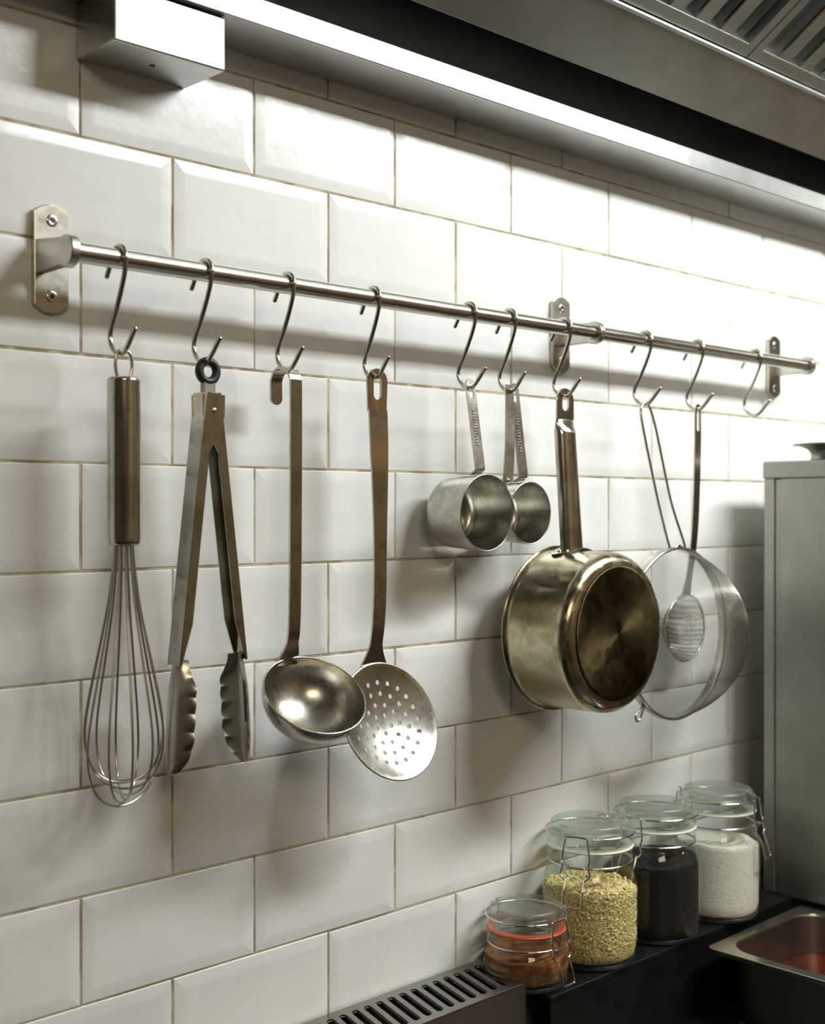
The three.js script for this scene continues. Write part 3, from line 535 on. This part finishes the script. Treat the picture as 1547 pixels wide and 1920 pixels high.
// ------------------------------------------------------------------ clip-top jars and what is in them
function makeJar(label, x, z, R, H, delta, gasket, gasketName) {
  const th = Math.atan2(EYE.x - x, EYE.z - z) + delta * Math.PI / 180;
  const g = thing('clip_top_jar', label, 'jar', [x, LEDGE, z], 'clip-top jars on the ledge'); g.rotation.y = th;
  const s = R / 0.060, nk = R * 0.845, f = H - 0.0775 * s;    // f: height where the shoulder starts
  const prof = spline2([[R * 0.80, 0.0006], [R * 0.90, 0.0018], [R * 0.965, 0.0070], [R * 0.995, 0.0160 * s], [R, 0.030 * s], [R, f - 0.012 * s], [R * 0.985, f], [R * 0.93, f + 0.012 * s], [nk + 0.0014, f + 0.021 * s]], 46);
  prof.push([nk, f + 0.024 * s], [nk, f + 0.031 * s], [nk + 0.0028 * s, f + 0.033 * s], [nk + 0.0032 * s, f + 0.036 * s], [nk + 0.0012 * s, f + 0.039 * s], [nk + 0.0030 * s, f + 0.042 * s], [nk + 0.0030 * s, f + 0.0445 * s], [nk - 0.005 * s, f + 0.0455 * s]);
  part('glass_body', [lathe([[0, 0.0045], [R * 0.5, 0.004], [R * 0.74, 0.0022], ...prof], 96)], M.glass, g);
  part('glass_foot', [lathe([[0, 0.0052], [R * 0.55, 0.0050], [R * 0.80, 0.0060], [R * 0.90, 0.0075], [R * 0.93, 0.0062], [R * 0.885, 0.0024], [R * 0.79, 0.0012], [R * 0.5, 0.0046], [0, 0.0050]], 72)], M.glassLid, g);
  const y = f + 0.0457 * s;
  const gk = part('rubber_gasket', [lathe([[nk - 0.007 * s, y], [nk + 0.0032 * s, y], [nk + 0.0042 * s, y + 0.0012 * s], [nk + 0.0032 * s, y + 0.0026 * s], [nk - 0.007 * s, y + 0.0026 * s], [nk - 0.007 * s, y]], 80)], gasket, g);
  gk.userData.label = gasketName;
  const l = y + 0.0028 * s, tp = H;
  part('glass_lid', [lathe([[0, tp - 0.0075 * s], [R * 0.5, tp - 0.0070 * s], [R * 0.70, tp - 0.0045 * s], [R * 0.745, tp - 0.0012 * s], [R * 0.775, tp], [R * 0.815, tp - 0.0010 * s], [R * 0.840, tp - 0.0050 * s], [nk + 0.0005, tp - 0.0120 * s], [nk + 0.0035 * s, tp - 0.0145 * s], [nk + 0.0038 * s, l + 0.0030], [nk + 0.0026 * s, l], [nk - 0.010 * s, l], [nk - 0.011 * s, l + 0.004 * s], [R * 0.68, tp - 0.0120 * s], [R * 0.5, tp - 0.0125 * s], [0, tp - 0.0128 * s]], 96)], M.glassLid, g);
  // wire: collar round the neck, hinge behind, clasp in front
  const wr = 0.0014 * s, cr = nk + 0.0012, cy = f + 0.0285 * s;
  part('neck_wire', [new THREE.TorusGeometry(cr + wr * 0.6, wr, 8, 72).rotateX(Math.PI / 2).translate(0, cy, 0)], M.chrome, g);
  const bail = R * 0.855, zf = nk + 0.006 * s, by = tp - 0.0105 * s;
  const lidWire = []; for (let a = 20; a <= 340; a += 20) lidWire.push([(nk + 0.0052 * s) * Math.sin(a * Math.PI / 180), by - 0.002 * s, (nk + 0.0052 * s) * Math.cos(a * Math.PI / 180)]);
  part('lid_wire', [rod(lidWire, wr, { n: 120, seg: 8 })], M.chrome, g);
  part('hinge', [rod([[-0.009 * s, cy, -zf], [-0.010 * s, cy + 0.012 * s, -zf - 0.003 * s], [-0.007 * s, by, -zf - 0.001 * s], [0.007 * s, by, -zf - 0.001 * s], [0.010 * s, cy + 0.012 * s, -zf - 0.003 * s], [0.009 * s, cy, -zf]], wr, { n: 60, seg: 8 })], M.chrome, g);
  const cl = part('clasp', [rod([[-0.0115 * s, cy - 0.013 * s, zf + 0.0075 * s], [-0.0185 * s, cy - 0.006 * s, zf + 0.006 * s], [-0.0165 * s, cy + 0.005 * s, zf + 0.005 * s], [-0.0175 * s, cy + 0.014 * s, zf + 0.003 * s], [-0.0140 * s, by - 0.004 * s, zf + 0.0012 * s], [-0.0125 * s, by, zf], [0.0125 * s, by, zf], [0.0140 * s, by - 0.004 * s, zf + 0.0012 * s], [0.0175 * s, cy + 0.014 * s, zf + 0.003 * s], [0.0165 * s, cy + 0.005 * s, zf + 0.005 * s], [0.0185 * s, cy - 0.006 * s, zf + 0.006 * s], [0.0115 * s, cy - 0.013 * s, zf + 0.0075 * s]], wr, { n: 130, seg: 8 }),
    rod([[-0.0110 * s, cy + 0.003 * s, zf - 0.002 * s], [-0.0110 * s, cy + 0.002 * s, zf + 0.004 * s], [0.0110 * s, cy + 0.002 * s, zf + 0.004 * s], [0.0110 * s, cy + 0.003 * s, zf - 0.002 * s]], wr, { n: 30, seg: 8, tension: 0.1 })], M.chrome, g);
  part('lever', [rod([[-0.0115 * s, cy - 0.011 * s, zf + 0.0070 * s], [-0.0120 * s, cy - 0.024 * s, zf + 0.013 * s], [-0.0120 * s, cy - 0.039 * s, zf + 0.017 * s], [-0.0095 * s, cy - 0.0425 * s, zf + 0.0175 * s], [0.0095 * s, cy - 0.0425 * s, zf + 0.0175 * s], [0.0120 * s, cy - 0.039 * s, zf + 0.017 * s], [0.0120 * s, cy - 0.024 * s, zf + 0.013 * s], [0.0115 * s, cy - 0.011 * s, zf + 0.0070 * s]], wr, { n: 90, seg: 8, tension: 0.3 })], M.chrome, cl);
  return g;
}
// filling with an uneven heaped surface
function filling(name, label, cat, x, z, R, h, mat, bump, tilt, seed) {
  const r0 = R - 0.0022, nz = fbm(128, 4, 4, seed), at = (u, v) => nz[((Math.floor((v + 0.5) * 127) + 128) % 128) * 128 + (Math.floor((u + 0.5) * 127) + 128) % 128] - 0.5;
  const side = spline2([[0.002, 0.0085], [R * 0.70, 0.0085], [R * 0.90, 0.0100], [r0 * 0.985, 0.0190], [r0, 0.030], [r0, h]], 30), seg = 96, pos = [], idx = [], rings = [];
  const rows = [...side.map(p => [p[0], p[1], 0]), ...Array.from({ length: 26 }, (_, i) => [r0 * (1 - (i + 1) / 26.5), h, 1])];
  rows.forEach(([rr, y, top], i) => { for (let k = 0; k < seg; k++) { const a = k / seg * Math.PI * 2, px = rr * Math.cos(a), pz = rr * Math.sin(a); const w = top || y > h - 0.012 ? sstep(h - 0.012, h, y) : 0; const e = w * (at(px / R / 2, pz / R / 2) * bump + tilt * px / R); pos.push(px, y + e, pz); } });
  for (let i = 0; i + 1 < rows.length; i++) for (let k = 0; k < seg; k++) { const a = i * seg + k, b = i * seg + (k + 1) % seg; idx.push(a, a + seg, b, b, a + seg, b + seg); }
  const g = new THREE.BufferGeometry(); { const c = pos.length / 3; pos.push(0, h + at(0, 0) * bump, 0); const l = (rows.length - 1) * seg; for (let k = 0; k < seg; k++) idx.push(l + k, c, l + (k + 1) % seg); }
  g.setAttribute('position', new THREE.Float32BufferAttribute(pos, 3)); g.setIndex(idx); g.computeVertexNormals();
  const t = thing(name, label, cat, [x, LEDGE, z]); t.userData.kind = 'stuff';
  part(name + '_heap', [g], mat, t);
  return { t, surf: (px, pz) => h + at(px / R / 2, pz / R / 2) * bump + tilt * px / R, r0, h };
}
makeJar('small clip-top glass jar with an orange-red rubber seal and brown spice', 0.5660, 0.0620, 0.0535, 0.0945, 50, M.gasketRed, 'orange-red rubber seal');
makeJar('clip-top glass jar filled with pale yellow flakes', 0.6860, 0.0655, 0.0610, 0.1785, -17, M.gasket, 'off-white rubber seal');
makeJar('clip-top glass jar filled with dark ground coffee', 0.8245, 0.0690, 0.0600, 0.1785, -33, M.gasket, 'off-white rubber seal');
makeJar('clip-top glass jar filled with white salt', 0.9590, 0.0800, 0.0590, 0.1800, 72, M.gasket, 'off-white rubber seal');
const bumpy = (map, bump, rough = 0.95) => std({ color: 0xffffff, map, bumpMap: T.grain, bumpScale: bump, roughness: rough });
filling('ground_spice', 'brown ground spice inside the small jar', 'spice', 0.5660, 0.0620, 0.0535, 0.0400, bumpy(T.powder, 0.0006), 0.010, 0.003, 71);
const oats = filling('dry_flakes', 'pale yellow dry flakes inside the tall jar', 'flakes', 0.6860, 0.0655, 0.0610, 0.0960, bumpy(T.oats, 0.0025), 0.016, -0.004, 72);
filling('ground_coffee', 'dark ground coffee inside the tall jar', 'coffee', 0.8245, 0.0690, 0.0600, 0.1030, bumpy(T.coffee, 0.001), 0.010, 0.002, 73);
filling('table_salt', 'white salt inside the tall jar', 'salt', 0.9590, 0.0800, 0.0590, 0.1050, bumpy(T.salt, 0.0006), 0.010, -0.003, 74);
{ // loose flakes: on top and against the glass
  const fg = new THREE.SphereGeometry(1, 6, 4).scale(0.0034, 0.0008, 0.0025), r = rng(404), n = 3600;
  const im = new THREE.InstancedMesh(fg, std({ color: 0xffffff, roughness: 0.9 }), n); im.name = 'flake'; im.userData.kind = 'stuff'; im.castShadow = im.receiveShadow = true;
  const m = new THREE.Matrix4(), q = new THREE.Quaternion(), p = V3(), e = new THREE.Euler(), s = V3(), col = new THREE.Color();
  for (let i = 0; i < n; i++) {
    const a = r() * 6.2832; if (i < 1500) { const rr = Math.sqrt(r()) * (oats.r0 - 0.003); p.set(rr * Math.cos(a), 0, rr * Math.sin(a)); p.y = oats.surf(p.x, p.z) + 0.0006 + r() * 0.0012; e.set((r() - 0.5) * 1.5, r() * 6.28, (r() - 0.5) * 1.5); }
    else { const rr = oats.r0 - 0.0012, y = 0.014 + r() * 0.080; const rq = y < 0.03 ? rr * (0.93 + 0.07 * (y - 0.014) / 0.016) : rr; p.set(rq * Math.cos(a), y, rq * Math.sin(a)); e.set((r() - 0.5) * 2.0, -a + Math.PI / 2, Math.PI / 2 * 0 + (r() - 0.5) * 2.4); }
    const k = 0.6 + r() * 0.6; s.set(k, k, k); m.compose(p, q.setFromEuler(e), s); im.setMatrixAt(i, m);
    const t = r(); col.setRGB(lerp(0.56, 0.93, t), lerp(0.40, 0.80, t), lerp(0.13, 0.45, t)); im.setColorAt(i, col);
  }
  oats.t.add(im);
}

// ------------------------------------------------------------------ food pan with sauce
{
  const g = thing('food_pan', 'rectangular steel food pan with a wide rim beside the steel cabinet', 'food pan', [0.8385, -0.935, 0.1405]); g.rotation.y = 0.012;
  const W = 0.252, D = 0.33, f = 0.016, depth = 0.0995;
  const rr = (x0, x1, z0, z1, r, Ctor) => { const s = new Ctor(); s.moveTo(x0 + r, z0); s.lineTo(x1 - r, z0); s.absarc(x1 - r, z0 + r, r, -Math.PI / 2, 0, false); s.lineTo(x1, z1 - r); s.absarc(x1 - r, z1 - r, r, 0, Math.PI / 2, false); s.lineTo(x0 + r, z1); s.absarc(x0 + r, z1 - r, r, Math.PI / 2, Math.PI, false); s.lineTo(x0, z0 + r); s.absarc(x0 + r, z0 + r, r, Math.PI, Math.PI * 1.5, false); return s; };
  const s = rr(0, W, 0, D, 0.010, THREE.Shape); s.holes.push(rr(f, W - f, f, D - f, 0.042, THREE.Path));
  part('rim', [new THREE.ExtrudeGeometry(s, { depth: 0.0012, bevelEnabled: true, bevelSize: 0.0006, bevelThickness: 0.0006, bevelSegments: 2, curveSegments: 12 }).rotateX(Math.PI / 2)], M.rail, g);
  const o = rr(0.0005, W - 0.0005, 0.0005, D - 0.0005, 0.010, THREE.Shape); o.holes.push(rr(0.002, W - 0.002, 0.002, D - 0.002, 0.009, THREE.Path));
  part('rim_edge', [new THREE.ExtrudeGeometry(o, { depth: 0.005, bevelEnabled: false, curveSegments: 12 }).rotateX(Math.PI / 2).translate(0, -0.001, 0)], M.rail, g);
  const ring = (ins, r, n = 10) => { const pts = [], x0 = f + ins, x1 = W - f - ins, z0 = f + ins, z1 = D - f - ins; [[x1 - r, z0 + r, -90], [x1 - r, z1 - r, 0], [x0 + r, z1 - r, 90], [x0 + r, z0 + r, 180]].forEach(([cx, cz, a]) => { for (let k = 0; k <= n; k++) { const t = (a + 90 * k / n) * Math.PI / 180; pts.push([cx + r * Math.cos(t), cz + r * Math.sin(t)]); } }); pts.push(pts[0]); return pts; };
  const levels = [[0, 0.042, 0], [0.001, 0.042, -0.003], [0.002, 0.042, -0.03], [0.005, 0.042, -depth + 0.012], [0.008, 0.042, -depth + 0.004], [0.016, 0.040, -depth]].map(([i, r, y]) => [ring(i, r), y]);
  const n = levels[0][0].length - 1;
  part('basin', [shell((u, v) => { const a = u * (levels.length - 1), i = Math.min(levels.length - 2, Math.floor(a)), t = a - i, b = v * n, j = Math.min(n - 1, Math.floor(b)), w = b - j; const P = (l, k) => V3(levels[l][0][k][0], levels[l][1], levels[l][0][k][1]); return P(i, j).lerp(P(i, j + 1), w).lerp(P(i + 1, j).lerp(P(i + 1, j + 1), w), t); }, 15, n, 0.001), rbox(f + 0.014, W - f - 0.014, -depth - 0.0006, -depth + 0.0006, f + 0.014, D - f - 0.014, 0.0004)], M.vent, g);
  const t = thing('red_sauce', 'dark red sauce inside the food pan', 'sauce', [0.8385, -0.935, 0.1405]); t.rotation.y = 0.012; t.userData.kind = 'stuff';
  const sp = new THREE.Shape(ring(0.0045, 0.042).map(p => new THREE.Vector2(...p)));
  part('sauce_surface', [new THREE.ExtrudeGeometry(sp, { depth: 0.03, bevelEnabled: false }).rotateX(Math.PI / 2).translate(0, -0.055, 0)], std({ color: 0xffffff, map: T.sauce, roughness: 0.3 }), t);
}

// ------------------------------------------------------------------ steel cabinet and the knob on it
{
  const g = thing('steel_cabinet', 'grey brushed steel cabinet with a capped top standing beside the jars', 'cabinet', [1.10, LEDGE, 0.069]);
  const top = 0.623, d = 0.36;
  part('casing', [rbox(0.003, 0.42, 0, top, 0.0015, d, 0.003, 3)], M.appliance, g);
  part('corner_panel', [rbox(0.0005, 0.006, 0.0, top, 0.001, 0.0190, 0.0015, 2)], M.appliance, g);
  part('side_panel', [rbox(0.0005, 0.006, 0.0, top, 0.0290, d - 0.002, 0.0015, 2)], M.appliance, g);
  part('cap', [rbox(-0.0015, 0.423, top, top + 0.026, -0.001, d + 0.002, 0.0035, 3)], M.appliance, g);
  const k = thing('lid_knob', 'flared dark steel knob on top of the steel cabinet', 'knob', [1.160, LEDGE + top + 0.026, 0.139]);
  part('knob', [lathe([[0, 0], [0.022, 0], [0.0225, 0.003], [0.0215, 0.006], [0.0220, 0.012], [0.026, 0.018], [0.036, 0.0225], [0.0475, 0.0245], [0.0475, 0.0258], [0.036, 0.0275], [0, 0.028]], 64)], M.vent, k);
}

scene.traverse(o => { if (o.isMesh) { o.castShadow = true; o.receiveShadow = true; } });
renderer.render(scene, camera);
